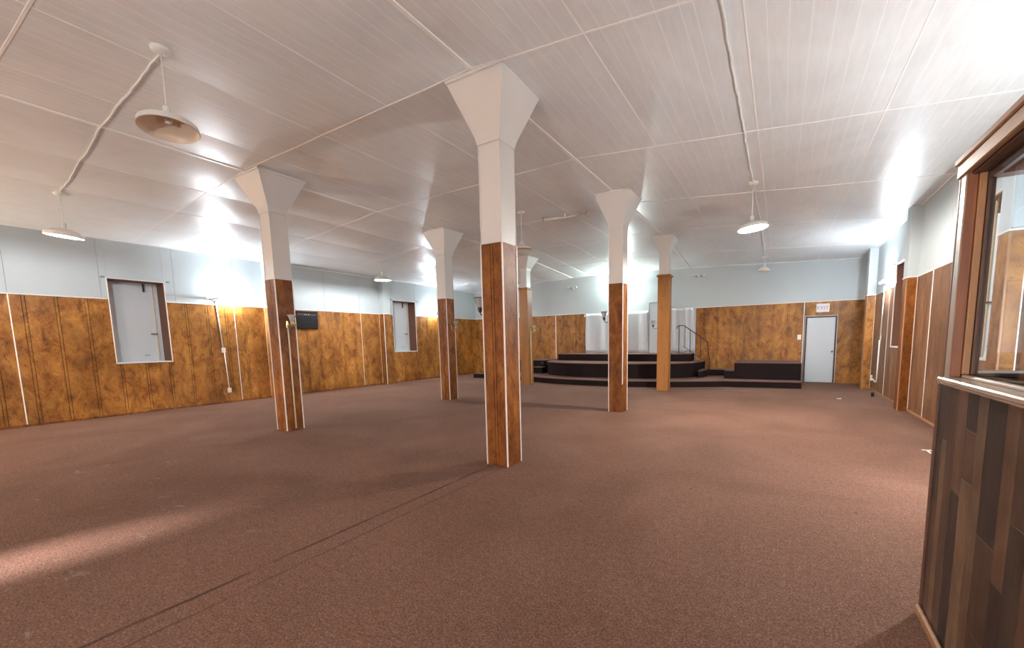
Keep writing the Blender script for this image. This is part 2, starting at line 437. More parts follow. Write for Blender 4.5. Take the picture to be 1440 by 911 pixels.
for s in (-11.6, -7.955, .60): wboard('seam_strip', 'edge_white', wb, 'B', s-.014, s+.014, .0, ZW-.004, .022, 0, .004)
def pilaster(parent, wall, y, dep, pj, mat):
    sg = 1 if wall == 'L' else -1; xw = XL if wall == 'L' else XR; xf = xw + sg*pj
    lo, hi = min(xw, xf), max(xw, xf)
    q = MB(); q.box(lo-.01 if sg > 0 else lo, y, ZW, hi if sg > 0 else hi+.01, y+dep, 4.15); q.build('pilaster', 'white_wall', parent)
    q = MB(); q.cbox(lo+.001, y-.012, 0, hi-.001, y-.001, ZW, .003); q.build('pilaster_board', mat, parent)
    q = MB(); q.box(lo+.001, y, 0, hi-.014 if sg > 0 else hi, y+dep, ZW) if sg > 0 else q.box(lo+.014, y, 0, hi, y+dep, ZW); q.build('pilaster_core', 'dark_gap', parent)
    q = MB(); q.cbox(xf-sg*.013, y+.001, 0, xf, y+dep, ZW, .003); q.build('pilaster_board', mat, parent)
    q = MB(); q.cbox(xf-.010, y-.018, 0, xf+.010, y-.001, ZW, .003); q.build('corner_strip', 'edge_white' if wall == 'L' else 'tanwood', parent)
    q = MB(); q.cbox(xw-.010, y-.018, .02, xw+.010, y-.012, ZW, .002); q.build('corner_strip', 'edge_white', parent)
    q = MB(); q.cbox(lo-.012, y-.022, ZW-.004, hi+.012, y+dep, ZW+.018, .004); q.build('cap_moulding', 'edge_white', parent)
for y, dp, pj in PILL: pilaster(wl, 'L', y, dp, pj, 'burl')
for k, (y, dp, pj) in enumerate(PILR): pilaster(wr, 'R', y, dp, pj, 'burl_col' if k == 1 else 'burl')
# white bay of the back wall (between the panelled stretches) and its doorway frame
q = MB(); q.box(-6.62, YB, .0, -2.53, YB+.02, ZW); q.build('white_sheet', 'white_wall', wb)
q = MB(); q.box(XL, YB, ZW, XR, YB+.013, 4.2); q.build('white_sheet', 'white_wall', wb)
# low dark base strip
for nm, wall, a, b_ in (('left', 'L', YN, YB), ('right', 'R', YN, 13.8)):
    x, y = wall_pt(wall, (a+b_)/2, .014); o = struct(board('baseboard_'+nm, 'burl_col' if nm == 'left' else 'tanwood', None, b_-a, .045, .010, (x, y, 0), RZ[wall], .004))
    o['label'] = 'thin wooden base strip along the %s wall' % nm

# ------------------------------------------------------------------ ceiling: sagging grooved sheets on a deck, with battens
mb = MB(); mb.box(XL-.6, YN-.3, 4.25, XR+.6, YB+.3, 4.4)
ceil = struct(mb.build('ceiling', 'ceil'), 'painted ceiling of grooved sheets and battens')
for i in range(len(XS)-1):
    w = XS[i+1]-XS[i]; gr0 = [XS[i]+w*k/8 for k in range(1, 8)]
    if i % 2: gr0 = [g_+.03*math.sin(k*2.1) for k, g_ in enumerate(gr0)]
    def cols(gr):
        xs = [(XS[i]+.003, 0, 0)]
        for g_ in gr: xs += [(g_-.009, 0, 0), (g_-.0035, 0, 1), (g_, .0008, 1), (g_+.0035, 0, 0), (g_+.009, 0, 0)]
        if not gr: xs += [(XS[i]+w*k/6, 0, 0) for k in range(1, 6)]
        return xs+[(XS[i+1]-.003, 0, 0)]
    for j in range(len(YS)-1):
        xs = cols(gr0 if XS[i] > XB-.01 and YS[j] < 8 else [])      # the far and left sheets are plain
        n = 6; ys = [YS[j]+.003+(YS[j+1]-YS[j]-.006)*k/n for k in range(n+1)]
        q = MB(); vs = [(x, y, zceil(x, y)+dz) for y in ys for x, dz, _ in xs]; nx = len(xs)
        for c_ in range(nx-1):
            q.add([], [])
        q.v = vs
        for r_ in range(n):
            for c_ in range(nx-1):
                q.f.append([r_*nx+c_, (r_+1)*nx+c_, (r_+1)*nx+c_+1, r_*nx+c_+1]); q.mi.append(xs[c_][2] if xs[c_][2] else 0); q.sm.append(True)
        q.build('ceiling_sheet', ['ceil', 'ceil_groove'], ceil)
def batten(pts, w, h, name='batten'):
    q = MB(); n = len(pts); vs = []
    for k, p in enumerate(pts):
        p = Vector(p); d = Vector(pts[min(k+1, n-1)])-Vector(pts[max(k-1, 0)]); s_ = Vector((d.y, -d.x, 0)).normalized()*w/2
        vs += [p+s_+Vector((0, 0, .012)), p+s_*.8-Vector((0, 0, h)), p-s_*.8-Vector((0, 0, h)), p-s_+Vector((0, 0, .012))]
    fs = []
    for k in range(n-1):
        for a in range(3): fs.append((k*4+a, (k+1)*4+a, (k+1)*4+a+1, k*4+a+1))
    q.add(vs, fs); return q.build(name, 'batten', ceil)
for y in YS[1:-1]:
    for i in range(len(XS)-1):
        batten([(XS[i]+(XS[i+1]-XS[i])*k/6, y, zceil(XS[i]+(XS[i+1]-XS[i])*k/6, y)) for k in range(7)], .026, .005)
for i in range(1, len(XS)-1):
    big = XS[i] in (XB, -2.78)
    for j in range(len(YS)-1):
        batten([(XS[i], YS[j]+(YS[j+1]-YS[j])*k/6, zceil(XS[i], YS[j]+(YS[j+1]-YS[j])*k/6)) for k in range(7)], .05 if big else .016, .014 if big else .004, 'batten' if big else 'joint_strip')
for wall, x in (('L', XL+.012), ('R', XR-.012)):
    for j in range(len(YS)-1):
        batten([(x, YS[j]+(YS[j+1]-YS[j])*k/4, zceil(x, YS[j]+(YS[j+1]-YS[j])*k/4)) for k in range(5)], .03, .02, 'cornice_strip')
for i in range(len(XS)-1):
    batten([(XS[i]+(XS[i+1]-XS[i])*k/6, YB-.012, zceil(XS[i]+(XS[i+1]-XS[i])*k/6, YB-.012)) for k in range(7)], .03, .015, 'cornice_strip')

# ------------------------------------------------------------------ windows in the side walls (boarded white inside deep reveals)
def window(name, wall, h, label, dep=.36):
    s0, s1, z0, z1 = h; sg = -1 if wall == 'L' else 1; xw = XL if wall == 'L' else XR
    e = struct(empty(name, (xw, (s0+s1)/2, z0))); e['label'] = label
    hw = (s1-s0)/2; H = z1-z0; F = sg
    def bx(nm, mat, xa, ya, za, xb_, yb_, zb_, c=.003):
        q = MB(); q.cbox(min(xa, xb_), ya, za, max(xa, xb_), yb_, zb_, c); return q.build(nm, mat, e)
    bx('far_reveal', 'reveal', F*.0, hw-.012, 0, F*dep, hw, H)
    bx('near_reveal', 'reveal', F*.0, -hw, 0, F*dep, -hw+.012, H)
    bx('head_reveal', 'reveal', F*.0, -hw+.012, H-.012, F*dep, hw-.012, H)
    bx('sill', 'window_board', F*.0, -hw+.012, 0, F*dep, hw-.012, .012)
    p = bx('window_panel', 'window_board', F*dep, -hw, 0, F*(dep+.05), hw, H)
    t = .016
    bx('casing', 'edge_white', -F*.018, -hw-t, -t, -F*.001, -hw, H+t); bx('casing', 'edge_white', -F*.018, hw, -t, -F*.001, hw+t, H+t)
    bx('casing', 'edge_white', -F*.018, -hw, -t, -F*.001, hw, 0); bx('casing', 'edge_white', -F*.018, -hw, H, -F*.001, hw, H+t)
    bx('panel_edge', 'ivory', F*(dep-.02), hw*.76, .02, F*dep, hw*.80, H-.02)
    bx('latch', 'bronze', F*(dep-.04), hw*.55, H*.35, F*dep, hw*.80, H*.362)
    bx('bolt', 'bronze', F*(dep-.04), hw*.42, H-.20, F*dep, hw*.48, H-.02)
    bx('pull', 'grey', F*(dep-.03), hw*.25, .14, F*dep, hw*.42, .155)
    for y in (-hw-.09, hw+.05): bx('rod_bracket', 'grey', -F*.06, y, H+.01, -F*.001, y+.05, H+.035)
    return e
window('window_1', 'L', WL[0], 'white boarded window in the left wall nearest the viewer')
window('window_2', 'L', WL[1], 'white boarded window in the left wall between the far columns')
window('window_3', 'R', WR[0], 'white boarded window in the right wall seen through the booth glass', .07)
window('window_4', 'R', WR[1], 'deep boarded window in the right wall beyond the dark pilaster')

# ------------------------------------------------------------------ doors
def at(e, nm, mat, c, r=.004):
    q = MB(); q.cbox(*c, r); return q.build(nm, mat, e)
d1 = struct(empty('door_1', (1.045, YB, 0))); d1['label'] = 'plain white exit door in the back wall right of the stage'
at(d1, 'door_slab', 'door_white', (-.355, .0, .015, .355, .04, 1.965)); at(d1, 'door_light_block', 'dark_gap', (-.368, .045, .002, .368, .06, 1.985), .002)  # added plate behind the slab stops sky light leaking round the door
at(d1, 'door_frame', 'frame_brown', (-.395, -.022, 0, -.362, .02, 2.0)); at(d1, 'door_frame', 'frame_brown', (.362, -.022, 0, .395, .02, 2.0)); at(d1, 'door_frame', 'frame_brown', (-.395, -.022, 1.972, .395, .02, 2.01))
q = MB(); q.lathe([(.028, 0), (.028, .006), (.012, .01), (.012, .03), (.026, .04), (.03, .055), (.02, .07), (0.0001, .072)], 16, Matrix.Translation((.30, 0, .95)) @ Matrix.Rotation(WH, 4, 'X')); q.build('door_knob', 'chrome', d1)
d2 = struct(empty('door_2', (-3.785, YB, .91))); d2['label'] = 'white door behind the stage between the hanging cloths'
at(d2, 'door_slab', 'door_white', (-.335, -.02, 0, .365, .0, 1.78))
at(d2, 'door_frame', 'grey', (-.365, -.03, 0, -.34, .0, 1.81)); at(d2, 'door_frame', 'grey', (-.365, -.03, 1.785, .39, .0, 1.81)); at(d2, 'door_frame', 'grey', (.37, -.03, 0, .39, .0, 1.785))

# ------------------------------------------------------------------ columns
def column(x, y, zt, S, kind, label, short_trim=False, curve=.10):
    e = tag(empty('support_column', (x, y, 0)), label, 'column', 'columns of the hall')
    s = .141 if kind == 'burl' else .152; zo = 2.485 if kind == 'burl' else 3.09
    us = .136 if kind == 'burl' else .120
    q = MB(); q.box(-s+.012, -s+.012, 0, s-.012, s-.012, zo); q.build('core', 'dark_gap', e)
    mat = 'burl_col' if kind == 'burl' else 'orange_wood'
    for k in range(4):
        rz = k*WH; dr = Vector((math.sin(rz), -math.cos(rz), 0)); sd_ = Vector((math.cos(rz), math.sin(rz), 0))
        base = dr*(s-.012)
        if kind == 'burl' and k in (0, 2):
            for c_, w_ in ((-.078, .115), (.0, .032), (.078, .115)): board('face_board', mat, e, w_, zo, .012, base+sd_*c_, rz, .003)
        else:
            board('face_board', mat, e, 2*s-.012, zo, .012, base, rz, .003)
    for k, (a, c_) in enumerate(((-1, -1), (1, -1), (1, 1), (-1, 1))):
        if kind == 'burl':
            z0 = .55 if (short_trim and k == 1) else .0
            q = MB(); q.cbox(a*s-.008, c_*s-.008, z0, a*s+.008, c_*s+.008, zo, .003); q.build('corner_trim', 'edge_white', e)
    if kind != 'burl':
        q = MB(); q.cbox(-s-.03, -s-.03, zo-.03, s+.03, s+.03, zo+.03, .012); q.build('cap_moulding', 'orange_wood', e)
    zc = 3.53 if kind == 'burl' else 3.66
    if zt-zc < .4: zc = zt-.5
    q = MB(); q.cbox(-us, -us, zo, us, us, zc, .004); sh = q.build('upper_shaft', 'white_col', e)
    for a, c_ in ((-1, -1), (1, -1), (1, 1), (-1, 1)):
        q = MB(); q.cbox(a*us-.006, c_*us-.006, zo, a*us+.006, c_*us+.006, zc, .002); q.build('corner_bead', 'white_col', sh)
    q = MB(); prof = [(us+.006, zc-.012), (us+.010, zc), (us+(S-us)*curve, zc+(zt-zc)*.14), (S-.02, zt-.03), (S-.02, zt+.05)]
    vs = []; fs = []
    for r_, z in prof: vs += [(-r_, -r_, z), (r_, -r_, z), (r_, r_, z), (-r_, r_, z)]
    for i in range(len(prof)-1):
        for k in range(4): fs.append((i*4+k, i*4+(k+1) % 4, (i+1)*4+(k+1) % 4, (i+1)*4+k))
    q.add(vs, fs); cp = q.build('capital', 'white_col', e)
    for k in range(4):
        rz = k*WH; dr = Vector((math.sin(rz), -math.cos(rz), 0))
        board('collar', 'white_col', cp, 2*us+.03, .014, .012, dr*(us+.003)+Vector((0, 0, zc-.010)), rz, .004)
        o = board('crown_moulding', 'white_col', cp, 2*S, .035, .022, dr*(S-.022)+Vector((0, 0, zt-.03)), rz, .008)
    return e
ZA, ZB_ = 4.115, 4.075
C1 = column(XA, Y1, ZA, .375, 'burl', 'nearest column, burl panelled with white flared top, grooved front face, standing mid picture', curve=.135)
C2 = column(XB, Y1, ZB_, .375, 'burl', 'leftmost column, burl panelled with white flared top, brass pipe on its right face')
C3 = column(XB, Y2, ZB_, .36, 'burl', 'burl panelled column second from the left, in front of the far left wall')
C4 = column(XB, Y3, ZB_-.01, .33, 'plain', 'plain orange wood column half hidden behind the nearest column, left of the stage')
C5 = column(XA, Y2, ZA, .36, 'burl', 'burl panelled column right of the nearest one, in front of the stage cloth', True)
C6 = column(XA, Y3, ZA-.01, .30, 'plain', 'plain orange wood column beside the stage railing, farthest right')

# ------------------------------------------------------------------ stage
def arc(f, a, b, n=24): return [(a+(b-a)*k/n, f(a+(b-a)*k/n)) for k in range(n+1)]
def tier(name, poly, z0, z1, label, lip=.0):
    e = tag(empty(name, (0, 0, 0)), label, 'stage')
    q = MB(); q.prism(poly, z0, z1-.022); q.build('riser', 'riser', e)
    cx = sum(p[0] for p in poly)/len(poly)
    q = MB(); q.prism([(x, y-.02 if y < YB-.1 else y) for x, y in poly], z1-.022, z1); q.build('tread', 'tread', e)
    return e
yf = YB-.03
t1 = [(-10.55, 13.02), (-8.72, 13.05)] + arc(lambda x: 12.0+.080*(x+5.0)**2, -8.6, -1.40) + [(-.9, 13.10), (.545, 13.235), (.545, yf), (-10.55, yf)]
tier('stage_platform', t1, 0, .185, 'wide low lowest stage tier with bowed carpeted front edge')
def t2f(x):
    u = min(1, abs((x+5.0)/2.8)); return 12.78 + 1.75*(1-math.sqrt(max(0, 1-u**2.6)))
t2 = arc(t2f, -7.8, -2.2, 36) + [(-2.2, yf), (-7.8, yf)]
tier('stage_platform', t2, .185, .655, 'tall middle stage tier with dark curved front')
t3 = arc(lambda x: 14.15+.055*(x+5.0)**2, -7.5, -2.55) + [(-2.55, yf), (-7.5, yf)]
tier('stage_platform', t3, .655, .91, 'top stage tier below the hanging white cloths')
def block(x0, x1, y0, y1, z0, z1, label, name='stage_block'):
    e = tag(empty(name, ((x0+x1)/2, (y0+y1)/2, z0)), label, 'stage'); hx, hy = (x1-x0)/2, (y1-y0)/2
    at(e, 'riser', 'riser', (-hx, -hy, 0, hx, hy, z1-z0-.022), .003); at(e, 'tread', 'tread', (-hx, -hy-.018, z1-z0-.022, hx, hy, z1-z0), .006); return e
block(-1.16, .545, 13.72, yf, .185, .675, 'long dark box platform right of the stage beside the exit door')
block(-1.43, -1.165, 13.68, 14.6, .185, .44, 'small dark step against the left end of the long box platform', 'stage_step')
block(-2.0, -1.43, 14.68, yf, .185, .40, 'low dark landing at the back wall by the railing foot', 'stage_step')
block(-10.5, -7.86, 14.1, yf, .185, .68, 'dark box platform left of the stage behind the orange column')
block(-8.25, -7.82, 13.75, 14.09, .185, .43, 'small dark step tucked at the left end of the stage curve', 'stage_step')
sp = [(-2.19, 13.72), (-2.08, 13.86), (-2.02, 14.3), (-2.02, 14.67), (-2.19, 14.67)]
e = tag(empty('stage_step'), 'narrow curved side step at the right end of the middle stage tier', 'stage')
q = MB(); q.prism(sp, .185, .388); q.build('riser', 'riser', e)
q = MB(); q.prism(sp, .388, .41); q.build('tread', 'tread', e)
# dark block sticking out on the box at left of the stage
e = tag(empty('control_box', (-7.95, 14.075, .56)), 'little black box on the end of the left box platform', 'box')
at(e, 'body', 'black', (-.09, -.03, -.05, .05, .022, .05), .006); at(e, 'dial', 'blackmetal', (-.05, -.042, -.03, .01, -.03, .03), .005)

# iron railing
e = tag(empty('stair_railing', (-2.9, 14.45, .91)), 'thin black iron stair railing sloping down at the right of the stage', 'railing')
bx_, by_, bz_ = -2.9, 14.45, .91
def rl(nm, pts, r): q = MB(); q.tube([(x-bx_, y-by_, z-bz_) for x, y, z in pts], r, 8); return q.build(nm, 'blackmetal', e)
ry = 14.45
rl('top_rail', [(-3.0, ry, 1.74), (-2.995, ry, 1.82), (-2.965, ry, 1.84), (-2.78, ry, 1.84), (-2.06, ry, 1.315), (-2.03, ry, 1.26)], .014)
rl('post', [(-2.93, ry, .91), (-2.93, ry, 1.835)], .013)
rl('post', [(-1.985, 14.60, .187), (-1.985, 14.58, .7), (-2.055, ry+.01, 1.30)], .013)
rl('baluster', [(-2.74, ry, 1.12), (-2.74, ry, 1.81)], .008)
rl('baluster', [(-2.575, ry, .92), (-2.575, ry, 1.68)], .010)
rl('baluster', [(-2.40, ry, .70), (-2.40, ry, 1.55)], .008)
rl('baluster', [(-2.24, ry, .66), (-2.24, ry, 1.44)], .010)
rl('lower_rail', [(-2.8, ry, 1.16), (-2.575, ry, 1.0), (-2.24, ry, .77)], .008)

# ------------------------------------------------------------------ hanging cloths
def cloth(x0, x1, z0, z1, label, seed):
    r_ = random.Random(seed); ph = [r_.uniform(0, 6) for _ in range(6)]
    nx, nz = 60, 14; vs = []; fs = []
    for j in range(nz+1):
        v = j/nz
        for i in range(nx+1):
            u = i/nx; x = x0+(x1-x0)*u
            d = .035+.018*math.sin(u*26+ph[0]+1.2*v)+.014*math.sin(u*11+ph[1]-2*v)+.008*math.sin(u*47+ph[2])
            amp = .35+.65*(1-v)
            sl = .03*math.sin(u*9+ph[3]) * (1-v)
            vs.append((x-.02*math.sin(v*PI)*(1 if u < .02 else 0), YB-.012-d*amp-.01, z0+sl*.6+(z1-z0)*v + (0 if v < 1 else -.012*abs(math.sin(u*8*PI)))))
    for j in range(nz):
        for i in range(nx): fs.append((j*(nx+1)+i, j*(nx+1)+i+1, (j+1)*(nx+1)+i+1, (j+1)*(nx+1)+i))
    q = MB(); q.add(vs, fs, 0, True); o = q.build('hanging_cloth', 'cloth')
    md = o.modifiers.new('thickness', 'SOLIDIFY'); md.thickness = .003
    return tag(o, label, 'curtain')
cloth(-6.60, -4.17, .955, 2.44, 'wide wrinkled white cloth hung on the back wall left of the stage door', 3)
cloth(-3.38, -2.53, .955, 2.47, 'narrow white cloth hung behind the stair railing', 4)

# ------------------------------------------------------------------ exit sign, switches
def text_mesh(txt, size, ext, mat, parent, mtx, name='lettering'):
    cu = bpy.data.curves.new('lettering', 'FONT'); cu.body = txt; cu.size = size; cu.extrude = ext; cu.align_x = 'CENTER'; cu.align_y = 'CENTER'
    to = bpy.data.objects.new('lettering_src', cu); COL.objects.link(to); bpy.context.view_layer.update()
    me = bpy.data.meshes.new_from_object(to.evaluated_get(bpy.context.evaluated_depsgraph_get())); bpy.data.objects.remove(to)
    me.materials.clear(); me.materials.append(M[mat]); o = bpy.data.objects.new(name, me); COL.objects.link(o); o.parent = parent; o.matrix_local = mtx; return o
M['signred'] = plain('faded_sign_red', (.40, .20, .20), .5)
M['signface'] = plain('sign_face', (.82, .78, .78), .2)
e = tag(empty('exit_sign', (1.065, YB-.014, 2.245)), 'faded white exit sign above the white door', 'sign')
at(e, 'housing', 'edge_white', (-.165, -.05, -.125, .165, 0, .125), .006); at(e, 'sign_face', 'signface', (-.145, -.056, -.105, .145, -.05, .105), .003)
text_mesh('EXIT', .145, .002, 'signred', e, Matrix.Translation((0, -.058, 0)) @ Matrix.Rotation(WH, 4, 'X'))
def plate(wall, s, z, label, name='light_switch', w=.075, h=.115, kind='switch'):
    x, y = wall_pt(wall, s, .015); e = tag(empty(name, (x, y, z), RZ[wall]), label, kind)
    at(e, 'plate', 'plastic', (-w/2, -.008 if kind != 'outlet' else -.03, -h/2, w/2, 0, h/2), .003)
    d_ = -.008 if kind != 'outlet' else -.03
    if kind == 'outlet':
        for zz in (-.025, .025): at(e, 'socket', 'ivory', (-.017, d_-.004, zz-.014, .017, d_, zz+.014), .003)
    else: at(e, 'toggle', 'ivory', (-.006, -.022, -.012, .006, -.008, .012), .002)
    return e
plate('B', .505, 1.39, 'light switch on the panelling left of the white exit door', w=.10, h=.15)
plate('B', -6.66, 2.36, 'small white plate at the top left corner of the wide cloth', 'wall_plate', .07, .10, 'plate')

# ------------------------------------------------------------------ twin wall spotlights with conduits
def wall_lamp(wall, s, z, lit, label, watts, col, stem=None):
    d0 = .014 if z < 3 and wall != 'N' else .016 if wall == 'N' else .001
    x, y = wall_pt(wall, s, d0+.001); e = tag(empty('wall_spotlight', (x, y, z), RZ[wall]), label, 'lamp', 'twin wall spotlights')
    q = MB(); q.lathe([(.055, 0), (.055, .012), (.035, .03), (.0001, .032)], 20, Matrix.Rotation(WH, 4, 'X')); q.build('base', 'plastic', e)
    for sgn in (-1, 1):
        on = lit and sgn == lit
        dr = Vector((sgn*.9, -.42, .08)).normalized(); p0 = Vector((sgn*.02, -.02, 0)); mtx = Matrix.Translation(p0) @ dr.to_track_quat('Z', 'Y').to_matrix().to_4x4()
        q = MB(); q.lathe([(.010, 0), (.010, .04), (.022, .045), (.024, .10), (.020, .102)], 14, mtx); q.build('socket', 'grey', e)
        q = MB(); q.lathe([(.016, .10), (.018, .115), (.030, .15), (.036, .175), (.030, .20), (.014, .215), (.0001, .218)], 16, mtx)
        bo = q.build('bulb', ('bulb_cool' if on else 'bulb_off'), e)
        if on:
            ld = bpy.data.lights.new('bulb_light', 'POINT'); ld.energy = watts; ld.color = col; ld.shadow_soft_size = .04
            lo = bpy.data.objects.new('bulb_light', ld); COL.objects.link(lo); lo.parent = bo
            lo.location = mtx @ Vector((0, 0, .27))
    return e
COOL = (.80, .90, 1.0)
wall_lamp('L', 5.02, 2.60, 1, 'lit spotlight on the left wall near the first boarded window', LAMP['wall'], COOL)
wall_lamp('L', 12.75, 2.62, -1, 'lit spotlight on the left wall hidden behind the second column from the left', LAMP['wall']*.7, COOL)
wall_lamp('R', 12.62, 2.62, 1, 'lit spotlight on the right wall between the two far pilasters', LAMP['wall'], COOL)
wall_lamp('R', 4.3, 1.45, -1, 'unseen fill spotlight low on the right wall behind the booth', 50, (.90, .96, 1))  # out of view; added low to brighten the right ceiling and nearest column
wall_lamp('N', -.6, 1.30, 1, 'added fill spotlight, out of view on the wall behind the viewer', LAMP['near'], (.80, .92, 1))  # added lamp, set low so the ceiling gains more light than the floor
wall_lamp('L', -2.75, 1.45, 1, 'guessed spotlight, out of view on the left wall behind the viewer', LAMP['near']*.6, (1, .84, .62))  # unseen, guessed lamp; set low to throw warm light on the ceiling
wall_lamp('B', -7.16, 3.46, 0, 'unlit twin spotlight high on the back wall left of the white cloth', 0, COOL)
wall_lamp('B', -4.83, 3.49, -1, 'lit twin spotlight high on the back wall above the wide white cloth', LAMP['back'], (.84, 1, .98))
wall_lamp('B', -2.47, 3.49, 0, 'unlit twin spotlight high on the back wall above the railing', 0, COOL)
def conduit(wall, pts, label, r=.012, mat='plastic'):
    q = MB(); p3 = []
    for s, z, d in pts: x, y = wall_pt(wall, s, .014+r+d); p3.append((x, y, z))
    q.tube(p3, r, 8); return tag(q.build('conduit', mat), label, 'conduit')
conduit('L', [(5.06, 2.56, 0), (5.12, 1.39, 0)], 'white conduit from the left wall spotlight down to the switch', .013)
plate('L', 5.13, 1.33, 'switch box below the spotlight on the left wall', w=.09, h=.125)
conduit('L', [(5.14, 1.265, 0), (5.17, .38, 0)], 'white conduit from the switch down to the outlet on the left wall', .011)
plate('L', 5.17, .315, 'outlet box low on the left wall under the switch', 'wall_outlet', .08, .12, 'outlet')
conduit('L', [(10.30, 2.42, 0), (10.28, 1.75, 0), (10.27, 1.05, 0), (10.31, .99, 0), (10.36, 1.05, 0), (10.38, 2.42, 0)], 'white hooked conduit beside the far left boarded window', .010)
conduit('R', [(12.75, 2.56, 0), (12.85, 1.42, 0)], 'white conduit from the right wall spotlight down to the switch', .013)
plate('R', 12.87, 1.36, 'switch box on the right wall under the spotlight', w=.09, h=.13)
conduit('R', [(12.88, 1.29, 0), (12.92, .36, 0), (12.95, .28, 0), (13.05, .26, 0), (13.52, .31, 0)], 'white bent conduit low on the right wall', .016)
plate('R', 13.62, .315, 'outlet box low on the right wall beside the orange pilaster', 'wall_outlet', .12, .14, 'outlet')

# ------------------------------------------------------------------ sconces on the columns
def sconce(x, y, z, rz, style, label, pipe=False):
    e = tag(empty('column_sconce', (x, y, z), rz), label, 'lamp', 'sconces on the columns')      # local -y = away from the column face
    met = 'brass' if style == 'brass' else 'bronze'
    q = MB(); q.cbox(-.018, -.012, -.07, .018, 0, .04, .006); q.build('backplate', met, e)
    q = MB(); q.tube([(0, -.01, -.03), (0, -.05, -.075), (0, -.10, -.085), (0, -.14, -.06), (0, -.15, -.02)], .007, 8); q.build('arm', met, e)
    q = MB(); q.lathe([(.0001, -.045), (.010, -.04), (.022, -.02), (.028, 0), (.026, .02)], 16, Matrix.Translation((0, -.15, 0))); q.build('cup', met, e)
    q = MB(); pr_ = [(.024, .015), (.034, .05), (.048, .09), (.066, .125), (.068, .13), (.062, .125), (.044, .09), (.030, .05), (.020, .02)]
    q.lathe(pr_, 20, Matrix.Translation((0, -.15, 0)), 0, True, False); sh = q.build('glass_shade', 'cup', e)
    q = MB(); q.lathe([(.0655, .124), (.070, .128), (.0655, .134), (.063, .129), (.0655, .124)], 20, Matrix.Translation((0, -.15, 0)), 0, True, False); q.build('rim', met if style != 'brass' else 'brass', sh)
    if style == 'brass':
        for k in range(5):
            a = PI*(k/4)+PI; q = MB(); q.tube([(0, -.15, -.02), (.035*math.cos(a), -.15+.035*math.sin(a), -.055), (.06*math.cos(a), -.15+.06*math.sin(a), -.03), (.062*math.cos(a), -.15+.062*math.sin(a), -.005)], .007, 6); q.build('scroll', 'brass', e)
    if pipe:
        q = MB(); q.tube([(0, -.014, -.07), (0, -.014, .03-z)], .013, 8); q.build('pipe', 'ivory' if pipe == 'ivory' else 'brass', e)
    return e
sx = .141
sconce(XA-sx, Y1, 1.80, -WH, 'bronze', 'dark metal sconce with clear glass bowl on the left of the nearest column')
sconce(XA-sx, Y2, 1.84, -WH, 'bronze', 'small glass bowl sconce left of the column in front of the wide white cloth')
sconce(XA-.152, Y3, 1.78, -WH, 'bronze', 'small glass bowl sconce left of the orange column by the railing')
sconce(XB+sx, Y1, 1.78, WH, 'brass', 'brass sconce with glass cup and long pale pipe on the leftmost column', 'ivory')
sconce(XB+sx, Y2, 1.80, WH, 'brass', 'brass sconce with glass cup on the second column from the left')
sconce(XB+.152, Y3, 1.78, WH, 'brass', 'brass sconce with pipe on the orange column left of the stage', 'ivory')

# ------------------------------------------------------------------ pendant lamps
def pendant(x, y, zs, tilt, lit, label, style='dish', watts=0, col=(1, .95, .86), R=.225, tdir=0):
    """zs = height of the shade's rim; hangs from the ceiling"""
    zt = zceil(x, y); e = tag(empty('pendant_lamp', (x, y, zt)), label, 'lamp', 'pendant lamps')
    q = MB(); q.lathe([(.0001, -.045), (.03, -.042), (.065, -.028), (.075, -.01), (.075, .03)], 24); q.build('canopy', 'lamp_white', e)
    T = Matrix.Rotation(tdir, 4, 'Z') @ Matrix.Rotation(tilt, 4, 'Y') @ Matrix.Rotation(-tdir, 4, 'Z')
    rim = zs-zt; piv = Vector((0, 0, rim+.17)); MT = Matrix.Translation(piv) @ T @ Matrix.Translation(-piv)
    top = MT @ Vector((0, 0, rim+.20))
    q = MB(); q.tube([(0, 0, -.04), tuple(top*.5+Vector((0, 0, -.02))), tuple(top)], .006, 8); q.build('cord', 'lamp_white', e)
    q = MB(); q.lathe([(.0001, rim+.20), (.026, rim+.198), (.030, rim+.19), (.030, rim+.12), (.04, rim+.105)], 18, MT); q.build('socket', 'lamp_white', e)
    if style == 'dish':
        pr_ = [(.038, .112), (.07, .108), (.11, .095), (R*.72, .075), (R*.88, .056), (R*.96, .044), (R*.985, .034), (R, .0), (R*1.015, -.004)]
    else:
        pr_ = [(.038, .15), (.05, .14), (.075, .10), (.085, .075), (.12, .07), (.17, .055), (R*.95, .025), (R, 0), (R*1.01, -.004)]
    outer = [(r_, rim+z) for r_, z in pr_]; inner = [(max(.001, r_-.006), rim+z-.006) for r_, z in pr_[::-1]]
    q = MB(); q.lathe(outer, 36, MT, 0, True, False); n0 = len(q.f); q.lathe([outer[-1]]+inner, 36, MT, 1, True, False)
    sh = q.build('shade', ['lamp_white', 'lamp_white' if lit else 'lamp_inner_dim'], e)
    q = MB(); q.lathe([(.014, rim+.112), (.016, rim+.10), (.028, rim+.085), (.031, rim+.068), (.024, rim+.052), (.0001, rim+.045)], 18, MT)
    bo = q.build('bulb', 'bulb_warm' if lit else 'bulb_off', e)
    if lit:
        ld = bpy.data.lights.new('bulb_light', 'POINT'); ld.energy = watts; ld.color = col; ld.shadow_soft_size = .03
        lo = bpy.data.objects.new('bulb_light', ld); COL.objects.link(lo); lo.parent = bo; lo.location = MT @ Vector((0, 0, rim+.012))
    return e
NEU = (1, .96, .90)
pendant(-4.95, 1.84, 3.41, .10, 0, 'large unlit dish pendant hanging tilted at upper left', tdir=2.78)
pendant(-9.86, 2.17, 3.20, .12, 1, 'lit dish pendant hanging before the left wall above the first window', watts=LAMP['pendant']*.25, col=(.86, .94, 1), tdir=.6)
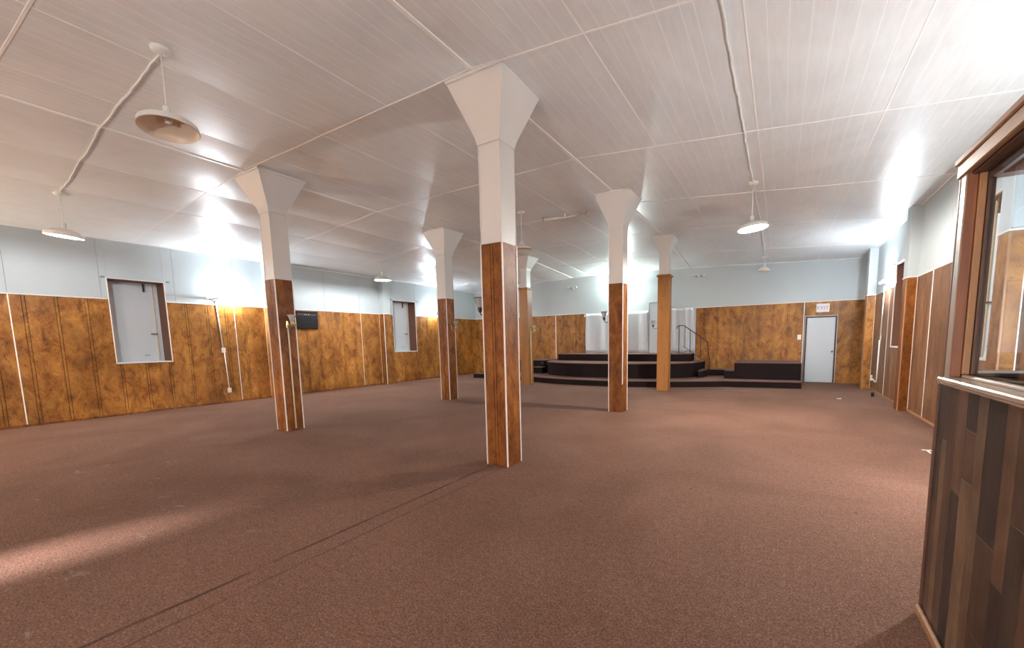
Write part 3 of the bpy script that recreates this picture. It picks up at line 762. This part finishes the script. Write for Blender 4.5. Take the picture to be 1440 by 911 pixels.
pendant(-.48, 7.93, 3.20, .10, 1, 'lit dish pendant hanging alone at right on a long cord', watts=LAMP['pendant']*1.2, col=NEU, tdir=PI)
pendant(-10.2, 8.55, 3.28, 0, 1, 'small lit dish pendant between the leftmost two columns', watts=LAMP['pendant']*.6, col=(.9, .95, 1))
pendant(-4.80, 7.68, 3.34, 0, 0, 'unlit stepped bell pendant partly behind the nearest column', 'bell', R=.22)
pendant(-.48, 14.3, 3.36, .1, 0, 'small unlit dish pendant hanging before the white back wall', R=.16)


# surface cables on the ceiling
def cable(pts, label, r=.011, seed=1, wob=.02):
    r_ = random.Random(seed); out = []
    for (a, b_) in zip(pts, pts[1:]):
        n = max(4, int((Vector(b_)-Vector(a)).length/.12))
        for k in range(n):
            t = k/n; x = a[0]+(b_[0]-a[0])*t; y = a[1]+(b_[1]-a[1])*t; out.append((x+r_.uniform(-wob, wob), y+r_.uniform(-wob, wob)*.5, zceil(x, y)-r-.004))
    x, y = pts[-1]; out.append((x, y, zceil(x, y)-r-.004))
    q = MB(); q.tube(out, r, 6); return tag(q.build('ceiling_cable', 'lamp_white'), label, 'cable')
cable([(-.48, YN+.05), (-.48, 7.85)], 'white cable stapled along the ceiling to the lit pendant at right', .010, 2, .008)
cable([(-5.03, 1.86), (-9.78, 2.16)], 'white cable across the ceiling joining the two pendants at left', .009, 3, .010)
cable([(-.48, 8.0), (-.48, 14.2)], 'thin white cable along the ceiling towards the back wall pendant', .007, 4, .01)
e = tag(empty('ceiling_pipe', (-4.6, 8.26, zceil(-4.6, 8.26)-.06)), 'short white pipe bracketed under the ceiling beside the bell pendant', 'pipe')
q = MB(); q.tube([(0, 0, 0), (.55, .07, -.015), (1.0, .13, .02)], .018, 8); q.build('tube', 'lamp_white', e)
for px in (0, .5, 1.0):
    q = MB(); q.cbox(px-.012, px*.13-.03, -.03, px+.012, px*.13+.03, .075 if px < 1 else .06, .004); q.build('bracket', 'grey' if px == 0 else 'lamp_white', e)

# ------------------------------------------------------------------ air conditioner
e = tag(empty('air_conditioner', (XL+.002, 7.30, 1.90)), 'black window air conditioner set in the left wall behind the leftmost column', 'air conditioner')
at(e, 'housing', 'black', (0, -.33, 0, .10, .32, .50), .012)
at(e, 'front_frame', 'black', (.10, -.31, .02, .115, .30, .05), .004); at(e, 'front_frame', 'black', (.10, -.31, .45, .115, .30, .48), .004)
at(e, 'control_panel', 'blackmetal', (.10, -.30, .37, .112, .29, .44), .004)
for k in range(9): at(e, 'louvre', 'black', (.10, -.30, .065+k*.033, .110, .29, .082+k*.033), .003)
for y in (-.1, -.05, .02): at(e, 'button', 'grey', (.112, y, .39, .118, y+.025, .415), .003)
for y in (-.345, .32): at(e, 'side_trim', 'frame_brown', (0, y, -.01, .04, y+.022, .51), .004)
at(e, 'top_filler', 'tanwood', (0, -.345, .505, .03, .345, .53), .004)

# ------------------------------------------------------------------ ticket booth at right: plank half wall, sill, glazed frames
PX, PY, PT = .675, 2.68, .085
bo = tag(empty('booth_partition', (PX, 2.0, 0)), 'plank clad booth half wall with brown glazed window frame at far right', 'partition')
def pb(nm, mat, x0, y0, z0, x1, y1, z1, c=.004, par=None):
    q = MB(); q.cbox(x0-PX, y0-2.0, z0, x1-PX, y1-2.0, z1, c); return q.build(nm, mat, par or bo)
core = pb('core', 'dark_gap', PX+.012, YN, 0, PX+PT, PY-.006, 1.185, .002)
# vertical planks, far end first: width, then (upper end, tone) from the floor up
PLK = [(.085, [(.62, 2), (1.185, 0)]), (.065, [(.93, 3), (1.185, 2)]), (.095, [(.36, 5), (1.185, 2)]), (.100, [(.74, 4), (1.185, 1)]), (.110, [(.82, 3), (1.03, 5), (1.185, 4)]),
       (.085, [(.50, 1), (1.185, 3)]), (.150, [(.28, 5), (.66, 2), (1.185, 4)]), (.09, [(.55, 4), (1.185, 1)]), (.11, [(.8, 0), (1.185, 2)]), (.10, [(.4, 3), (1.185, 5)]), (.12, [(.7, 4), (1.185, 0)])]
y = PY-.004
for rep in range(2):
    for w, segs in PLK:
        z = 0
        for zt_, tn in segs:
            board('plank', 'plank%d' % tn, core, w-.0016, zt_-z-.0016, .012, (.012, y-w/2-2.0, z+.0008), -WH, .0006); z = zt_
        y -= w
pb('cladding', 'plank2', PX, YN, 0, PX+.012, y, 1.185, .002)
pb('end_strip', 'frame_brown', PX-.008, PY-.004, 0, PX+PT, PY+.012, 1.185, .003)
pb('shoe_moulding', 'tanwood', PX-.022, YN, 0, PX-.001, PY+.006, .05, .008)
# sill with layered nosing
sl = pb('sill', 'sillwood', PX-.035, YN, 1.198, PX+PT+.02, PY-.075, 1.222, .006)
pb('nosing', 'sillwood', PX-.022, YN, 1.186, PX-.001, PY-.075, 1.199, .005, None)
pb('sill_bead', 'sillwood', PX+.03, YN, 1.222, PX+.06, PY-.14, 1.236, .004)
# casing and jamb at the far end of the window
pb('end_casing', 'greystrip', PX-.004, 2.57, 1.186, PX+.02, 2.628, 2.13, .003)
pb('end_edge', 'frame_brown', PX-.006, 2.628, 1.186, PX+PT, 2.645, 2.155, .003)
pb('jamb', 'redwood', PX-.002, 2.56, 1.224, PX+.034, 2.578, 2.11, .003)
pb('jamb', 'redwood', PX+.021, 2.58, 1.224, PX+PT, 2.627, 2.11, .003)
pb('stop', 'tanwood', PX+.035, 2.55, 1.237, PX+.060, 2.579, 2.10, .003)
pb('sash_stile', 'darkwood', PX+.061, 2.54, 1.237, PX+.084, 2.579, 2.10, .003)
# header
pb('header', 'headwood', PX-.014, YN, 2.105, PX+.012, 2.65, 2.175, .004)
pb('header_moulding', 'headwood', PX-.024, YN, 2.160, PX-.012, 2.655, 2.19, .006)
pb('header_soffit', 'darkwood', PX+.012, YN, 2.095, PX+PT, PY-.013, 2.18, .003)
pn = pb('glass_pane', 'pane', PX+.070, .35, 1.237, PX+.076, 2.54, 2.096, .001)
pb('sash_rail', 'darkwood', PX+.061, .35, 2.065, PX+.084, 2.54, 2.096, .003)
# far side of the booth
fs = tag(empty('booth_screen', (1.45, 2.62, 0)), 'far glazed side of the booth seen through its front glass', 'partition')
def fb(nm, mat, x0, y0, z0, x1, y1, z1, c=.004):
    q = MB(); q.cbox(x0-1.45, y0-2.62, z0, x1-1.45, y1-2.62, z1, c); return q.build(nm, mat, fs)
fx0, fx1 = PX+PT+.002, XR-.006
fb('half_wall', 'plank2', fx0, 2.58, 0, fx1, 2.66, 1.19, .003)
fb('sill', 'darkwood', fx0, 2.56, 1.19, fx1, 2.68, 1.225, .004)
fb('sill_bead', 'edge_white', fx0, 2.555, 1.244, fx1, 2.57, 1.252, .002)
fb('sill_bead', 'tanwood', fx0, 2.552, 1.205, fx1, 2.559, 1.212, .002)
fb('bottom_rail', 'darkwood', fx0, 2.571, 1.225, fx1, 2.67, 1.25, .004)
fb('top_rail', 'redwood', fx0, 2.58, 2.09, fx1, 2.66, 2.16, .004)
fb('glass_pane', 'pane', fx0, 2.617, 1.25, fx1, 2.623, 2.09, .001)

# ------------------------------------------------------------------ litter on the carpet
q = MB(); q.cbox(1.56, 6.66, .0, 1.70, 6.68, .008, .002); q.cbox(1.60, 6.52, .0, 1.62, 6.68, .008, .002)
tag(q.build('trim_offcut', 'edge_white'), 'bent pale trim offcut lying on the carpet beside the booth', 'scrap')
q = MB(); q.add([(1.15, 11.36, .004), (1.24, 11.38, .004), (1.25, 11.43, .018), (1.16, 11.41, .010), (1.15, 11.36, .0005), (1.24, 11.38, .0005), (1.25, 11.43, .014), (1.16, 11.41, .006)], [(0, 1, 2, 3), (7, 6, 5, 4), (0, 4, 5, 1), (1, 5, 6, 2), (2, 6, 7, 3), (3, 7, 4, 0)])
tag(q.build('paper_scrap', 'cloth'), 'small white paper scrap on the carpet in front of the exit door', 'paper')
q = MB(); q.cbox(1.87, 12.08, 0, 1.93, 12.14, .10, .012); tag(q.build('rubber_stop', 'black'), 'small black rubber stop on the floor by the right wall', 'door stop')
